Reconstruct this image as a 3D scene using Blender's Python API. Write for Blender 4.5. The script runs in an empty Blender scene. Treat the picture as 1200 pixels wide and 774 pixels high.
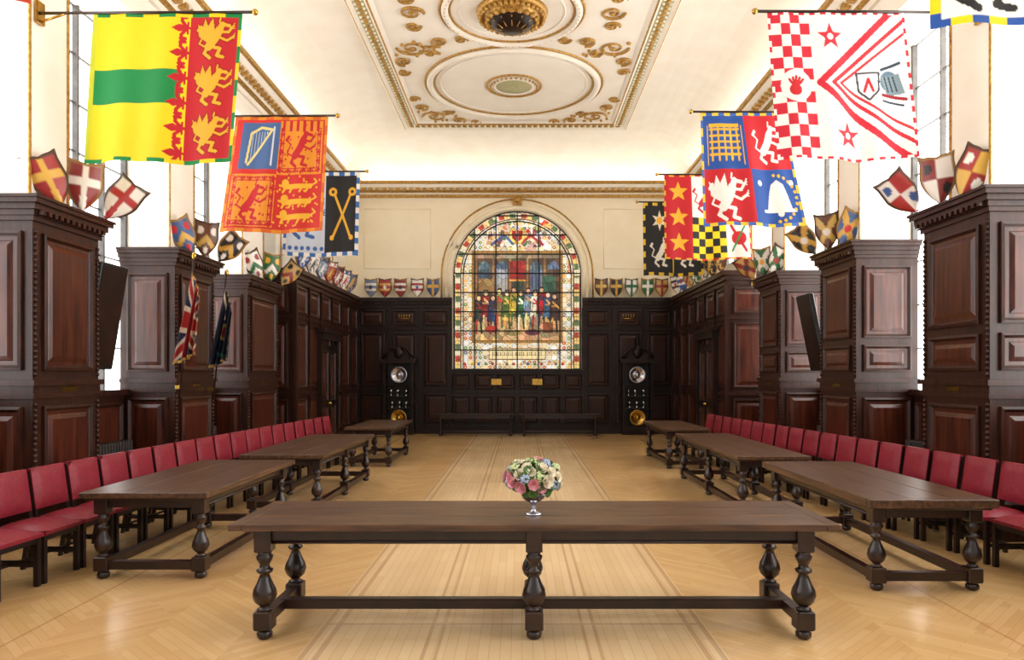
import bpy, math, random
import numpy as np
from mathutils import Vector, Matrix, Euler
random.seed(7); rng=np.random.RandomState(5)
sc=bpy.context.scene
try:
    sc.view_settings.view_transform='Standard'
except Exception: pass
pi=math.pi
def lin(c):
    c=np.asarray(c,float)/255.0
    return np.where(c<=0.04045,c/12.92,((c+0.055)/1.055)**2.4)
def L3(r,g,b): 
    a=lin((r,g,b)); return (a[0],a[1],a[2],1)
# ---------------- materials
def mat(name,col,rough=.5,metal=0,noise=None,nscale=5,stretch=(1,1,1),bump=0,spec=.5):
    m=bpy.data.materials.new(name); m.use_nodes=True; nt=m.node_tree; b=nt.nodes['Principled BSDF']
    b.inputs['Base Color'].default_value=col; b.inputs['Roughness'].default_value=rough; b.inputs['Metallic'].default_value=metal
    b.inputs['Specular IOR Level'].default_value=spec
    if noise or bump:
        tc=nt.nodes.new('ShaderNodeTexCoord'); mp=nt.nodes.new('ShaderNodeMapping'); mp.inputs['Scale'].default_value=stretch
        nz=nt.nodes.new('ShaderNodeTexNoise'); nz.inputs['Scale'].default_value=nscale; nz.inputs['Detail'].default_value=6
        nt.links.new(tc.outputs['Object'],mp.inputs[0]); nt.links.new(mp.outputs[0],nz.inputs['Vector'])
        if noise:
            r=nt.nodes.new('ShaderNodeValToRGB'); r.color_ramp.elements[0].position=.32; r.color_ramp.elements[1].position=.68
            r.color_ramp.elements[0].color=col; r.color_ramp.elements[1].color=noise
            nt.links.new(nz.outputs['Fac'],r.inputs[0]); nt.links.new(r.outputs[0],b.inputs['Base Color'])
        if bump:
            bp=nt.nodes.new('ShaderNodeBump'); bp.inputs['Strength'].default_value=bump; bp.inputs['Distance'].default_value=.01
            nt.links.new(nz.outputs['Fac'],bp.inputs['Height']); nt.links.new(bp.outputs[0],b.inputs['Normal'])
    return m
WOOD=mat('dark_oak',L3(30,13,8),.36,noise=L3(60,29,17),nscale=4,stretch=(6,6,.7),bump=.1,spec=.35)
WOODR=mat('mahogany_panel',L3(42,16,10),.28,noise=L3(84,38,22),nscale=3,stretch=(6,6,.5),bump=.08,spec=.45)
BLACKW=mat('black_oak',L3(20,10,8),.36,noise=L3(42,23,15),nscale=5,spec=.35)
TABTOP=mat('old_oak_top',L3(46,30,21),.3,noise=L3(96,66,45),nscale=2.4,stretch=(1,11,11),bump=.15,spec=.45)
TABLEG=mat('old_oak_base',L3(24,12,8),.3,noise=L3(48,26,17),nscale=6)
WHITE=mat('white_plaster',L3(248,243,232),.7,noise=L3(243,236,222),nscale=2)
CREAM=mat('cream_plaster',L3(250,240,216),.7,noise=L3(245,233,204),nscale=2)
GOLD=mat('gilding',L3(206,164,84),.4,.45,noise=L3(150,108,46),nscale=20)
GGOLD=mat('green_gilt',L3(150,164,130),.6,.1,noise=L3(204,188,136),nscale=25)
RED=mat('crimson_leather',L3(136,32,48),.45,noise=L3(116,24,40),nscale=30,bump=.05,spec=.4)
CHF=mat('chair_frame',L3(26,12,10),.35)
SILVER=mat('silver',L3(215,215,220),.18,1.0,noise=L3(170,170,178),nscale=12)
BRASS=mat('brass',L3(205,165,80),.25,1.0,noise=L3(180,140,64),nscale=12)
BLACK=mat('black_plastic',L3(14,14,16),.4,noise=L3(22,22,24),nscale=9)
IRON=mat('painted_iron',L3(30,24,22),.45,noise=L3(44,36,32),nscale=9)
BAR=mat('glazing_bar',L3(60,58,56),.5,noise=L3(84,80,76),nscale=9)
def emat(name,col,s):
    m=bpy.data.materials.new(name); m.use_nodes=True; nt=m.node_tree
    for n in list(nt.nodes): nt.nodes.remove(n)
    o=nt.nodes.new('ShaderNodeOutputMaterial'); e=nt.nodes.new('ShaderNodeEmission')
    tc=nt.nodes.new('ShaderNodeTexCoord'); nz=nt.nodes.new('ShaderNodeTexNoise'); nz.inputs['Scale'].default_value=1.2
    r=nt.nodes.new('ShaderNodeValToRGB'); r.color_ramp.elements[0].color=tuple(c*.85 for c in col[:3])+(1,); r.color_ramp.elements[1].color=col
    nt.links.new(tc.outputs['Object'],nz.inputs['Vector']); nt.links.new(nz.outputs['Fac'],r.inputs[0]); nt.links.new(r.outputs[0],e.inputs[0])
    e.inputs[1].default_value=s; nt.links.new(e.outputs[0],o.inputs[0]); return m
GLASSR=emat('daylit_glass_sunny',(1,.97,.93,1),9.5)
GLASSL=emat('daylit_glass',(1,.98,.96,1),6)
STRIP=emat('cove_lamp',(1,.95,.86,1),9)
def vmat(name,emit=0,rough=.8,trans=False):
    m=bpy.data.materials.new(name); m.use_nodes=True; nt=m.node_tree; b=nt.nodes['Principled BSDF']
    a=nt.nodes.new('ShaderNodeVertexColor'); a.layer_name='Col'
    nt.links.new(a.outputs[0],b.inputs['Base Color']); b.inputs['Roughness'].default_value=rough
    if emit:
        b.inputs['Base Color'].default_value=(0,0,0,1)
        nt.links.new(a.outputs[0],b.inputs['Emission Color']); b.inputs['Emission Strength'].default_value=emit
    if trans:
        o=nt.nodes['Material Output']; t=nt.nodes.new('ShaderNodeBsdfTranslucent'); mx=nt.nodes.new('ShaderNodeMixShader'); mx.inputs[0].default_value=.35
        nt.links.new(a.outputs[0],t.inputs[0]); nt.links.new(b.outputs[0],mx.inputs[1]); nt.links.new(t.outputs[0],mx.inputs[2]); nt.links.new(mx.outputs[0],o.inputs[0])
    return m
CLOTH=vmat('painted_silk',trans=True,rough=.7); SHP=vmat('painted_shield',rough=.35); STG=vmat('stained_glass',emit=.72,rough=.3)
# ---------------- mesh builder
class MB:
    def __init__(s): s.v=[];s.f=[];s.m=[];s.s=[]
    def add(s,vs,fs,m=0,sm=False):
        o=len(s.v); s.v+= [tuple(p) for p in vs]
        for f in fs: s.f.append([i+o for i in f]); s.m.append(m); s.s.append(sm)
    def box(s,x0,x1,y0,y1,z0,z1,m=0):
        x0,x1=min(x0,x1),max(x0,x1); y0,y1=min(y0,y1),max(y0,y1)
        s.add([(x0,y0,z0),(x1,y0,z0),(x1,y1,z0),(x0,y1,z0),(x0,y0,z1),(x1,y0,z1),(x1,y1,z1),(x0,y1,z1)],
          [(0,3,2,1),(4,5,6,7),(0,1,5,4),(1,2,6,5),(2,3,7,6),(3,0,4,7)],m)
    def bbox(s,x0,x1,y0,y1,z0,z1,m=0,b=.01):
        P=[(b,z0),(0,z0+b),(0,z1-b),(b,z1)]; vs=[]
        for i,z in P:
            vs+=[(x0+b+i,y0+i,z),(x1-b-i,y0+i,z),(x1-i,y0+b+i,z),(x1-i,y1-b-i,z),(x1-b-i,y1-i,z),(x0+b+i,y1-i,z),(x0+i,y1-b-i,z),(x0+i,y0+b+i,z)]
        fs=[tuple(reversed(range(8))),tuple(range(24,32))]
        for k in range(3):
            for j in range(8): fs.append((k*8+j,k*8+(j+1)%8,(k+1)*8+(j+1)%8,(k+1)*8+j))
        s.add(vs,fs,m)
    def lathe(s,cx,cy,prof,seg=16,m=0,cz=0,sm=True,sx=1,sy=1):
        vs=[];fs=[]
        for z,r in prof:
            for j in range(seg):
                a=2*pi*j/seg; vs.append((cx+r*math.cos(a)*sx,cy+r*math.sin(a)*sy,cz+z))
        for k in range(len(prof)-1):
            for j in range(seg): fs.append((k*seg+j,k*seg+(j+1)%seg,(k+1)*seg+(j+1)%seg,(k+1)*seg+j))
        fs.append(tuple(reversed(range(seg)))); fs.append(tuple(range((len(prof)-1)*seg,len(prof)*seg)))
        s.add(vs,fs,m,sm)
    def tube(s,path,r,seg=8,m=0,closed=False):
        P=[Vector(p) for p in path]; n=len(P); vs=[];fs=[]
        for i,p in enumerate(P):
            a=P[(i-1)%n] if (closed or i>0) else p; b=P[(i+1)%n] if (closed or i<n-1) else p
            d=(b-a).normalized(); up=Vector((0,0,1)) if abs(d.z)<.9 else Vector((1,0,0))
            e1=d.cross(up).normalized(); e2=d.cross(e1)
            rr=r[i] if isinstance(r,(list,tuple)) else r
            for j in range(seg):
                t=2*pi*j/seg; vs.append(p+e1*math.cos(t)*rr+e2*math.sin(t)*rr)
        for i in range(n if closed else n-1):
            k=(i+1)%n
            for j in range(seg): fs.append((i*seg+j,i*seg+(j+1)%seg,k*seg+(j+1)%seg,k*seg+j))
        if not closed: fs+= [tuple(range(seg)),tuple(range((n-1)*seg,n*seg))]
        s.add(vs,fs,m,True)
    def ball(s,c,r,m=0,seg=8,rings=5,sc=(1,1,1)):
        vs=[];fs=[]
        for i in range(rings+1):
            t=pi*i/rings
            for j in range(seg):
                a=2*pi*j/seg; vs.append((c[0]+r*sc[0]*math.sin(t)*math.cos(a),c[1]+r*sc[1]*math.sin(t)*math.sin(a),c[2]+r*sc[2]*math.cos(t)))
        for i in range(rings):
            for j in range(seg): fs.append((i*seg+j,i*seg+(j+1)%seg,(i+1)*seg+(j+1)%seg,(i+1)*seg+j))
        s.add(vs,fs,m,True)
    def panel(s,o,u,n,w,h,m=0,m2=None,d=1.0):
        o=Vector(o);u=Vector(u);n=Vector(n);z=Vector((0,0,1)); k=min(w,h)
        a=min(.05,k*.12)
        loops=[(0,0),(0,.035*d),(a*.6,.04*d),(a,.012*d),(a*1.2,.004*d),(a*2.0,.004*d),(a*2.2,.01*d),(a*3.0,.024*d)]
        vs=[];fs=[]
        for ins,ht in loops:
            for (cu,cv) in ((ins,ins),(w-ins,ins),(w-ins,h-ins),(ins,h-ins)): vs.append(o+u*cu+z*cv+n*ht)
        for i in range(len(loops)-1):
            for j in range(4): fs.append((i*4+j,i*4+(j+1)%4,(i+1)*4+(j+1)%4,(i+1)*4+j))
        s.add(vs,fs[:16],m)
        e=len(loops)-1
        fs2=fs[16:]+[(e*4,e*4+1,e*4+2,e*4+3)]
        s.add(vs,fs2,m if m2 is None else m2)
    def build(s,name,mats,loc=(0,0,0),rot=(0,0,0),recalc=True):
        me=bpy.data.meshes.new(name); me.from_pydata(s.v,[],s.f)
        for m in mats: me.materials.append(m)
        me.polygons.foreach_set('material_index',s.m); me.polygons.foreach_set('use_smooth',s.s); me.update()
        if recalc:
            import bmesh; b=bmesh.new(); b.from_mesh(me); bmesh.ops.recalc_face_normals(b,faces=b.faces); b.to_mesh(me); b.free()
        ob=bpy.data.objects.new(name,me); sc.collection.objects.link(ob); ob.location=loc; ob.rotation_euler=rot; return ob
def inst(name,me,loc,rot=(0,0,0)):
    ob=bpy.data.objects.new(name,me); sc.collection.objects.link(ob); ob.location=loc; ob.rotation_euler=rot; return ob
# ---------------- layout constants
LX,RX=-5.1,4.95
LXU,RXU=-5.3,5.12
LW,RW=-5.9,5.86
FL,FR=-4.9,4.6
BY=21.8; Y0=-1.5
ZL,ZR=3.62,3.73; ZB=4.06; ZC=7.2; CE=8.6
PL=[(.6,1.9),(4.1,5.3),(7.58,8.76),(10.7,12.04),(13.55,15.2)]
PR=[(.6,1.9),(4.1,5.3),(7.65,8.9),(10.7,11.95),(13.8,15.0)]
FSL,FSR=15.7,16.1
# ---------------- floor
def floor():
    b=MB(); b.box(-6.3,6.3,Y0,BY+.3,-.1,0); ob=b.build('floor',[])
    m=bpy.data.materials.new('oak_parquet'); m.use_nodes=True; nt=m.node_tree; P=nt.nodes['Principled BSDF']; N=nt.nodes.new; K=nt.links.new
    tc=N('ShaderNodeTexCoord'); sep=N('ShaderNodeSeparateXYZ'); K(tc.outputs['Object'],sep.inputs[0])
    def M(op,a,b_=None,c=None):
        n=N('ShaderNodeMath'); n.operation=op
        for i,x in enumerate((a,b_,c)):
            if x is None: continue
            if isinstance(x,(int,float)): n.inputs[i].default_value=x
            else: K(x,n.inputs[i])
        return n.outputs[0]
    def bricks(rot,c1,c2,c3,w=.9,h=.09):
        mp=N('ShaderNodeMapping'); mp.inputs['Rotation'].default_value=(0,0,rot); mp.inputs['Location'].default_value=(31.3,17.7,0); K(tc.outputs['Object'],mp.inputs[0])
        br=N('ShaderNodeTexBrick'); br.inputs['Scale'].default_value=1; br.inputs['Brick Width'].default_value=w; br.inputs['Row Height'].default_value=h
        br.inputs['Mortar Size'].default_value=.0012; br.inputs['Color1'].default_value=c1; br.inputs['Color2'].default_value=c2; br.inputs['Mortar'].default_value=c3
        K(mp.outputs[0],br.inputs['Vector']); return br.outputs['Color']
    A3=L3(172,132,90)
    ce=bricks(pi/2,L3(213,184,142),L3(206,174,130),A3,1.0,.07)
    da=bricks(pi/4,L3(206,170,120),L3(196,158,106),A3,.5,.06); db=bricks(-pi/4,L3(203,166,116),L3(193,154,102),A3,.5,.06)
    ax=M('ABSOLUTE',M('ADD',sep.outputs[0],.05))
    def mix(f,a,b_):
        n=N('ShaderNodeMix'); n.data_type='RGBA'; K(f,n.inputs[0]); 
        for s_,i in ((a,6),(b_,7)):
            if isinstance(s_,tuple): n.inputs[i].default_value=s_
            else: K(s_,n.inputs[i])
        return n.outputs[2]
    alt=M('GREATER_THAN',M('FRACT',M('MULTIPLY',sep.outputs[0],.8)),.5)
    side=mix(alt,da,db)
    col=mix(M('GREATER_THAN',ax,1.34),ce,side)
    def line(c,w,src): return M('LESS_THAN',M('ABSOLUTE',M('SUBTRACT',src,c)),w)
    ln=line(.48,.012,ax)
    for c,w in ((.56,.012),(1.22,.018),(1.31,.018),(3.3,.012)): ln=M('MAXIMUM',ln,line(c,w,ax))
    fy=M('FRACT',M('MULTIPLY',sep.outputs[1],1/3.4)); inside=M('LESS_THAN',ax,1.3)
    ln=M('MAXIMUM',ln,M('MULTIPLY',inside,line(.5,.005,fy)))
    col=mix(M('MULTIPLY',ln,.42),col,L3(150,98,58))
    nz=N('ShaderNodeTexNoise'); nz.inputs['Scale'].default_value=.7; nz.inputs['Detail'].default_value=3; K(tc.outputs['Object'],nz.inputs['Vector'])
    hs=N('ShaderNodeHueSaturation'); K(col,hs.inputs['Color']); K(M('MULTIPLY_ADD',nz.outputs['Fac'],.2,.88),hs.inputs['Value'])
    K(hs.outputs[0],P.inputs['Base Color'])
    K(M('MULTIPLY_ADD',nz.outputs['Fac'],.15,.14),P.inputs['Roughness'])
    P.inputs['Specular IOR Level'].default_value=.6
    ob.data.materials.append(m)
floor()
# ---------------- side walls
def side(sign,X,XU,W,F,piers,FS,zt,nm,glass):
    OUT=W+sign*.25
    w=MB(); 
    w.box(W,OUT,Y0,BY+.2,0,1.5); w.box(W,OUT,Y0,BY+.2,6.7,CE)
    w.box(XU,W,Y0,BY,6.7,ZC+.3)
    gaps=[];prev=Y0
    for a,b in piers: gaps.append((prev,a+.22)); prev=b-.25
    gaps.append((prev,FS))
    for a,b in piers:
        w.box(XU,OUT,a+.22,b-.25,zt-.02,6.7)
        for yy in (a+.24,b-.27):
            w.box(XU-sign*.015,XU,yy-.02,yy+.02,zt+.02,6.65,1)
        w.box(XU-sign*.012,XU,a+.3,b-.33,6.5,6.53,1); 
    w.box(XU,OUT,FS,17.3,zt,6.7); w.box(XU,OUT,19.4,BY,zt,6.7); w.box(XU,OUT,17.3,19.4,zt,4.5)
    w.box(XU-sign*.02,XU,16.0,16.04,zt,6.65,1); w.box(XU-sign*.02,XU,20.4,20.44,zt,6.65,1)
    w.build('wall_'+nm,[WHITE,GOLD])
    k=0
    wins=[(a,b,1.5,6.7,W) for a,b in gaps if b-a>.8]+[(17.3,19.4,4.5,6.7,XU+sign*.35)]  # last entry: high window added to each far section to brighten the back
    for a,b,z0,z1,xx in wins:
        k+=1; g=MB(); g.box(xx+sign*.1,xx+sign*.12,a,b,z0,z1,0)
        n=max(2,int((b-a)/.6)); 
        for i in range(n+1):
            y=a+(b-a)*i/n; hw=.05 if i in(0,n) else .018
            g.box(xx+sign*.02,xx+sign*.1,y-hw,y+hw,z0,z1,1)
        zz=z0
        while zz<z1+.01: g.box(xx+sign*.06,xx+sign*.1,a,b,zz-.009,zz+.009,1); zz+=.65
        g.build('window_%s_%d'%(nm,k),[glass,BAR])
    c=MB()
    prof=[(0,ZC-.12),(.06,ZC-.12),(.08,ZC-.04),(.16,ZC+.0),(.2,ZC+.06),(.34,ZC+.12),(.4,ZC+.2),(.45,ZC+.22),(.45,ZC+.3),(0,ZC+.3)]
    for i in range(len(prof)-1):
        (a,z0),(b,z1)=prof[i],prof[i+1]
        xa,xb=XU-sign*a,XU-sign*b
        c.add([(xa,Y0,z0),(xb,Y0,z1),(xb,BY,z1),(xa,BY,z0)],[(0,1,2,3)],1 if i in(2,6,7) else 0)
    y=Y0+.1
    while y<BY-.3:
        c.box(XU-sign*.2,XU-sign*.32,y,y+.1,ZC+.03,ZC+.11,1); y+=.2
    c.build('trim_cornice_'+nm,[WHITE,GOLD])
    st=MB(); st.box(XU-sign*.26,XU-sign*.34,Y0+.2,BY-.5,ZC+.3,ZC+.34,0); st.build('cove_light_strip',[STRIP])
    for i,(a,b) in enumerate(piers):
        p=MB(); p.box(X,W,a,b,0,zt-.25)
        def molding(z0,z1,pr,m=0): p.box(X-sign*pr,W,a-pr,b+pr,z0,z1,m)
        molding(0,.22,.05); molding(.22,.26,.03)
        molding(1.50,1.55,.03); molding(1.55,1.64,.015); molding(1.64,1.70,.05)
        molding(zt-.25,zt-.2,.03); molding(zt-.2,zt-.14,.05); molding(zt-.14,zt-.08,.08); molding(zt-.08,zt-.03,.12); molding(zt-.03,zt,.14)
        rows=[(.36,1.42),(1.8,zt-.36)] if sign<0 else [(.36,1.42),(1.8,2.2),(2.3,zt-.36)]
        for z0,z1 in rows:
            if sign<0: p.panel((X,a+.14,z0),(0,1,0),(1,0,0),b-a-.28,z1-z0,0,1)
            else: p.panel((X,a+.14,z0),(0,1,0),(-1,0,0),b-a-.28,z1-z0,0,1)
            xs=min(X,W)
            p.panel((xs+.1,a,z0),(1,0,0),(0,-1,0),abs(W-X)-.2,z1-z0,0,1)
            p.panel((xs+.1,b,z0),(1,0,0),(0,1,0),abs(W-X)-.2,z1-z0,0,1)
        z=1.76
        while z<zt-.3:
            p.ball((X-sign*.005,b-.03,z),.028,0,6,4); p.ball((X-sign*.005,a+.03,z),.028,0,6,4); z+=.06
        z=.3
        while z<1.46:
            p.ball((X-sign*.005,b-.03,z),.028,0,6,4); p.ball((X-sign*.005,a+.03,z),.028,0,6,4); z+=.06
        y=a
        while y<b: p.box(X-sign*.11,X-sign*.04,y,y+.05,zt-.19,zt-.14,0); y+=.1
        p.box(X-sign*.02,X-sign*.022,(a+b)/2-.13,(a+b)/2+.13,1.57,1.62,2)
        p.build('trim_panelled_pier',[WOOD,WOODR,BRASS])
    for j,(a,b) in enumerate(gaps):
        if j==0: ya,yb=Y0,piers[0][0]
        elif j<len(piers): ya,yb=piers[j-1][1],piers[j][0]
        else: ya,yb=piers[-1][1],FS
        if yb-ya<.3: continue
        d=MB(); d.box(W,W-sign*.05,ya,yb,0,1.46); d.box(W,W-sign*.14,ya,yb,1.46,1.54)
        n=max(1,int((yb-ya)/.8)); q=(yb-ya)/n
        for i in range(n): d.panel((W-sign*.05,ya+q*i+.06,.3),(0,1,0),(-sign,0,0),q-.12,1.05,0,1)
        d.build('trim_dado_panelling',[WOOD,WOODR])
        if yb-ya>1.2:
            r=MB(); yy=ya+.25
            while yy<yb-.25:
                r.bbox(min(W-sign*.16,W-sign*.32),max(W-sign*.16,W-sign*.32),yy,yy+.05,.04,.82,0,.012); yy+=.07
            r.box(W-sign*.2,W-sign*.28,ya+.2,yb-.25,.1,.16); r.box(W-sign*.16,W-sign*.28,ya+.2,yb-.25,.7,.74)
            r.box(W-sign*.2,W-sign*.28,ya+.25,ya+.3,0,.1); r.box(W-sign*.2,W-sign*.28,yb-.4,yb-.35,0,.1)
            r.build('column_radiator',[IRON])
    p=MB(); p.box(F,W,FS,BY,0,ZB-.3)
    for z0,z1,pr in ((0,.25,.05),(1.3,1.38,.04),(3.0,3.06,.04),(ZB-.3,ZB-.2,.04),(ZB-.2,ZB-.1,.09),(ZB-.1,ZB,.15)):
        p.box(F-sign*pr,W,FS-pr,BY-.1,z0,z1)
    n=6; q=(BY-.1-FS)/n
    for i in range(n):
        ya=FS+q*i
        for z0,z1 in ((.35,1.22),(1.46,2.92),(3.12,ZB-.36)):
            p.panel((F,ya+.12,z0),(0,1,0),(-sign,0,0),q-.24,z1-z0,0,1)
        p.box(F,F-sign*.07,ya-.05,ya+.06,.25,ZB-.3)
    xs=min(F,W)
    for z0,z1 in ((.35,1.22),(1.46,2.92),(3.12,ZB-.36)): p.panel((xs+.12,FS,z0),(1,0,0),(0,-1,0),abs(W-F)-.24,z1-z0,0,1)
    p.build('trim_wall_panelling',[WOOD,WOODR])
side(-1,LX,LXU,LW,FL,PL,FSL,ZL,'left',GLASSL)
side(1,RX,RXU,RW,FR,PR,FSR,ZR,'right',GLASSR)
for k,(sg,F,a,b) in enumerate(((-1,FL,17.5,18.9),(1,FR,16.9,18.3))):
    d=MB(); x=F-sg*.07
    d.box(F-sg*.02,x,a,b,0.0,2.5,0)
    d.box(F-sg*.02,F-sg*.14,a-.14,a,0.0,2.62,0); d.box(F-sg*.02,F-sg*.14,b,b+.14,0.0,2.62,0)
    d.box(F-sg*.02,F-sg*.2,a-.2,b+.2,2.62,2.78,0); d.box(F-sg*.02,F-sg*.26,a-.26,b+.26,2.78,2.86,0)
    h=(b-a)/2
    for i in range(2):
        for z0,z1 in ((.15,1.0),(1.1,2.35)): d.panel((x,a+h*i+.07,z0),(0,1,0),(-sg,0,0),h-.14,z1-z0,0,1)
    d.ball((x-sg*.05,(a+b)/2-.06,1.05),.035,2); d.ball((x-sg*.05,(a+b)/2+.06,1.05),.035,2)
    d.build('door_%d'%(k+1),[BLACKW,WOODR,BRASS])
# ---------------- back wall with arched opening
CX,HW,ZS0=-.1,1.93,1.93; ZSP=4.77
def arch_pts(r,n=32): return [(CX-r*math.cos(pi*i/n),ZSP+r*math.sin(pi*i/n)) for i in range(n+1)]
w=MB(); xl,xr,zt=-6.1,6.1,CE
w.box(xl,xr,BY,BY+.3,0,ZS0)
w.box(xl,CX-HW,BY,BY+.3,ZS0,zt); w.box(CX+HW,xr,BY,BY+.3,ZS0,zt)
ap=arch_pts(HW)
for i in range(len(ap)-1):
    (x0,z0),(x1,z1)=ap[i],ap[i+1]
    w.add([(x0,BY,z0),(x1,BY,z1),(x1,BY,zt),(x0,BY,zt)],[(0,1,2,3)])
    w.add([(x0,BY,z0),(x1,BY,z1),(x1,BY+.3,z1),(x0,BY+.3,z0)],[(0,1,2,3)])
w.build('wall_back',[CREAM])
def archmould(name,r,yy,rad,m,z0):
    t=MB(); pts=[(CX-r,yy,z0)]+[(x,yy,z) for x,z in arch_pts(r)]+[(CX+r,yy,z0)]; t.tube(pts,rad,6,0); return t.build(name,[m])
archmould('trim_window_arch',HW+.07,BY-.01,.075,CREAM,ZB+.02); archmould('trim_window_arch',HW+.34,BY-.0,.028,GOLD,ZB+.02)
archmould('trim_window_arch',HW+.24,BY-.0,.04,CREAM,ZB+.02)
t=MB(); t.box(CX-.14,CX+.14,BY-.12,BY,ZSP+HW+.16,ZSP+HW+.44); t.ball((CX,BY-.12,ZSP+HW+.3),.1,0); t.build('trim_keystone',[GOLD])
t=MB()
for s_ in (-1,1):
    xa=CX+s_*2.6; xb=(LXU+.6 if s_<0 else RXU-.75)
    pts=[(xa,BY-.005,ZB+.9),(xb,BY-.005,ZB+.9),(xb,BY-.005,6.75),(xa,BY-.005,6.75)]
    for i in range(4): t.tube([pts[i],pts[(i+1)%4]],.012,5,0)
t.build('trim_wall_frame',[CREAM])
c=MB(); prof=[(0,ZC-.12),(.06,ZC-.12),(.08,ZC-.04),(.16,ZC+.0),(.2,ZC+.06),(.34,ZC+.12),(.4,ZC+.2),(.45,ZC+.22),(.45,ZC+.3),(0,ZC+.3)]
for i in range(len(prof)-1):
    (a,z0),(b,z1)=prof[i],prof[i+1]
    c.add([(LXU,BY-a,z0),(LXU,BY-b,z1),(RXU,BY-b,z1),(RXU,BY-a,z0)],[(0,1,2,3)],1 if i in(0,1,3,6,7) else 0)
x=LXU+.4
while x<RXU-.4: c.box(x,x+.1,BY-.32,BY-.2,ZC+.03,ZC+.11,1); x+=.2
c.build('trim_cornice_back',[WHITE,GOLD])
st=MB(); st.box(LXU+.6,RXU-.6,BY-.34,BY-.26,ZC+.3,ZC+.34); st.build('cove_light_strip',[STRIP])
# ---------------- painter
class Cv:
    def __init__(s,w,h,col):
        s.w,s.h=w,h; s.a=np.zeros((h,w,3)); s.a[:]=col
        s.X,s.Y=np.meshgrid((np.arange(w)+.5)/w,(np.arange(h)+.5)/h)
    def put(s,m,c): s.a[m]=c
    def rect(s,x0,y0,x1,y1,c): s.put((s.X>=x0)&(s.X<x1)&(s.Y>=y0)&(s.Y<y1),c)
    def disc(s,x,y,r,c,ry=None,clip=None):
        m=((s.X-x)/r)**2+((s.Y-y)/(ry or r))**2<=1
        s.put(m,c)
    def poly(s,P,c):
        ins=np.zeros_like(s.X,bool); n=len(P)
        for i in range(n):
            x0,y0=P[i];x1,y1=P[(i+1)%n]
            if y0==y1: continue
            cr=((s.Y<y0)!=(s.Y<y1))&(s.X<(x1-x0)*(s.Y-y0)/(y1-y0)+x0); ins^=cr
        s.put(ins,c)
    def line(s,P,w,c):
        for (x0,y0),(x1,y1) in zip(P[:-1],P[1:]):
            dx,dy=x1-x0,y1-y0; L=dx*dx+dy*dy+1e-12
            t=np.clip(((s.X-x0)*dx+(s.Y-y0)*dy)/L,0,1)
            s.put((s.X-x0-t*dx)**2+(s.Y-y0-t*dy)**2<(w/2)**2,c)
    def star(s,x,y,r,c,n=5): s.poly([(x+(r if i%2==0 else r*.42)*math.sin(pi*i/n),y-(r if i%2==0 else r*.42)*math.cos(pi*i/n)) for i in range(2*n)],c)
    def border(s,w,c1,c2,n):
        d=np.minimum(np.minimum(s.X,1-s.X),np.minimum(s.Y,1-s.Y)); m=d<w
        k=(np.floor(s.X*n)+np.floor(s.Y*n))%2==0
        s.put(m&k,c1); s.put(m&~k,c2)
    def checks(s,x0,y0,x1,y1,nx,ny,c1,c2):
        m=(s.X>=x0)&(s.X<x1)&(s.Y>=y0)&(s.Y<y1)
        k=(np.floor((s.X-x0)/(x1-x0)*nx)+np.floor((s.Y-y0)/(y1-y0)*ny))%2==0
        s.put(m&k,c1); s.put(m&~k,c2)
def beast(c,cx,cy,s,col,f=1,wing=False,ol=None):
    if ol is not None:
        for dx,dy in ((.02,.02),(-.02,.02),(.02,-.02),(-.02,-.02)): beast(c,cx+dx*s*1.2,cy+dy*s*1.2,s,ol,f,wing)
    P=lambda L:[(cx+f*x*s,cy+y*s) for x,y in L]
    if wing:
        c.poly(P([(0,-.02),(-.08,-.5),(-.2,-.3),(-.28,-.48),(-.34,-.25),(-.46,-.35),(-.42,-.05),(-.2,.1)]),col)
    c.line(P([(-.16,.2),(-.02,.02),(.08,-.2)]),.2*s,col)
    c.line(P([(.08,-.2),(.15,-.35)]),.14*s,col); c.line(P([(.15,-.36),(.32,-.32)]),.08*s,col); c.line(P([(.08,-.4),(.1,-.5)]),.04*s,col)
    c.line(P([(.1,-.18),(.3,-.16),(.38,-.28)]),.06*s,col); c.line(P([(.05,-.05),(.28,.04),(.4,-.04)]),.06*s,col)
    for (px,py) in ((.38,-.28),(.4,-.04)):
        for q in (-.06,0,.06): c.line(P([(px,py),(px+.06,py-.04+q)]),.025*s,col)
    c.line(P([(-.12,.2),(.12,.24),(.06,.42),(.2,.45)]),.08*s,col); c.line(P([(-.18,.2),(-.26,.36),(-.12,.47)]),.08*s,col)
    c.line(P([(-.22,.22),(-.4,.12),(-.3,-.08),(-.44,-.2)]),.04*s,col); c.line(P([(-.44,-.2),(-.38,-.28)]),.08*s,col)
def fleur(c,x,y,s,col,rot=0):
    R=lambda a,b:(x+(a*math.cos(rot)-b*math.sin(rot))*s,y+(a*math.sin(rot)+b*math.cos(rot))*s)
    c.poly([R(0,-.5),R(.16,-.2),R(.06,.1),R(-.06,.1),R(-.16,-.2)],col)
    for k in(-1,1): c.line([R(0,.12),R(k*.25,-.1),R(k*.42,-.12),R(k*.42,.05)],.13*s,col)
    c.line([R(-.22,.12),R(.22,.12)],.08*s,col); c.line([R(0,.1),R(0,.4)],.12*s,col)
Yw=(240,208,24);Gr=(20,132,66);Rd=(190,32,42);Wt=(236,232,226);Bl=(38,80,156);Bk=(34,32,34);Gd=(230,174,48);Or=(216,92,34)
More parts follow.
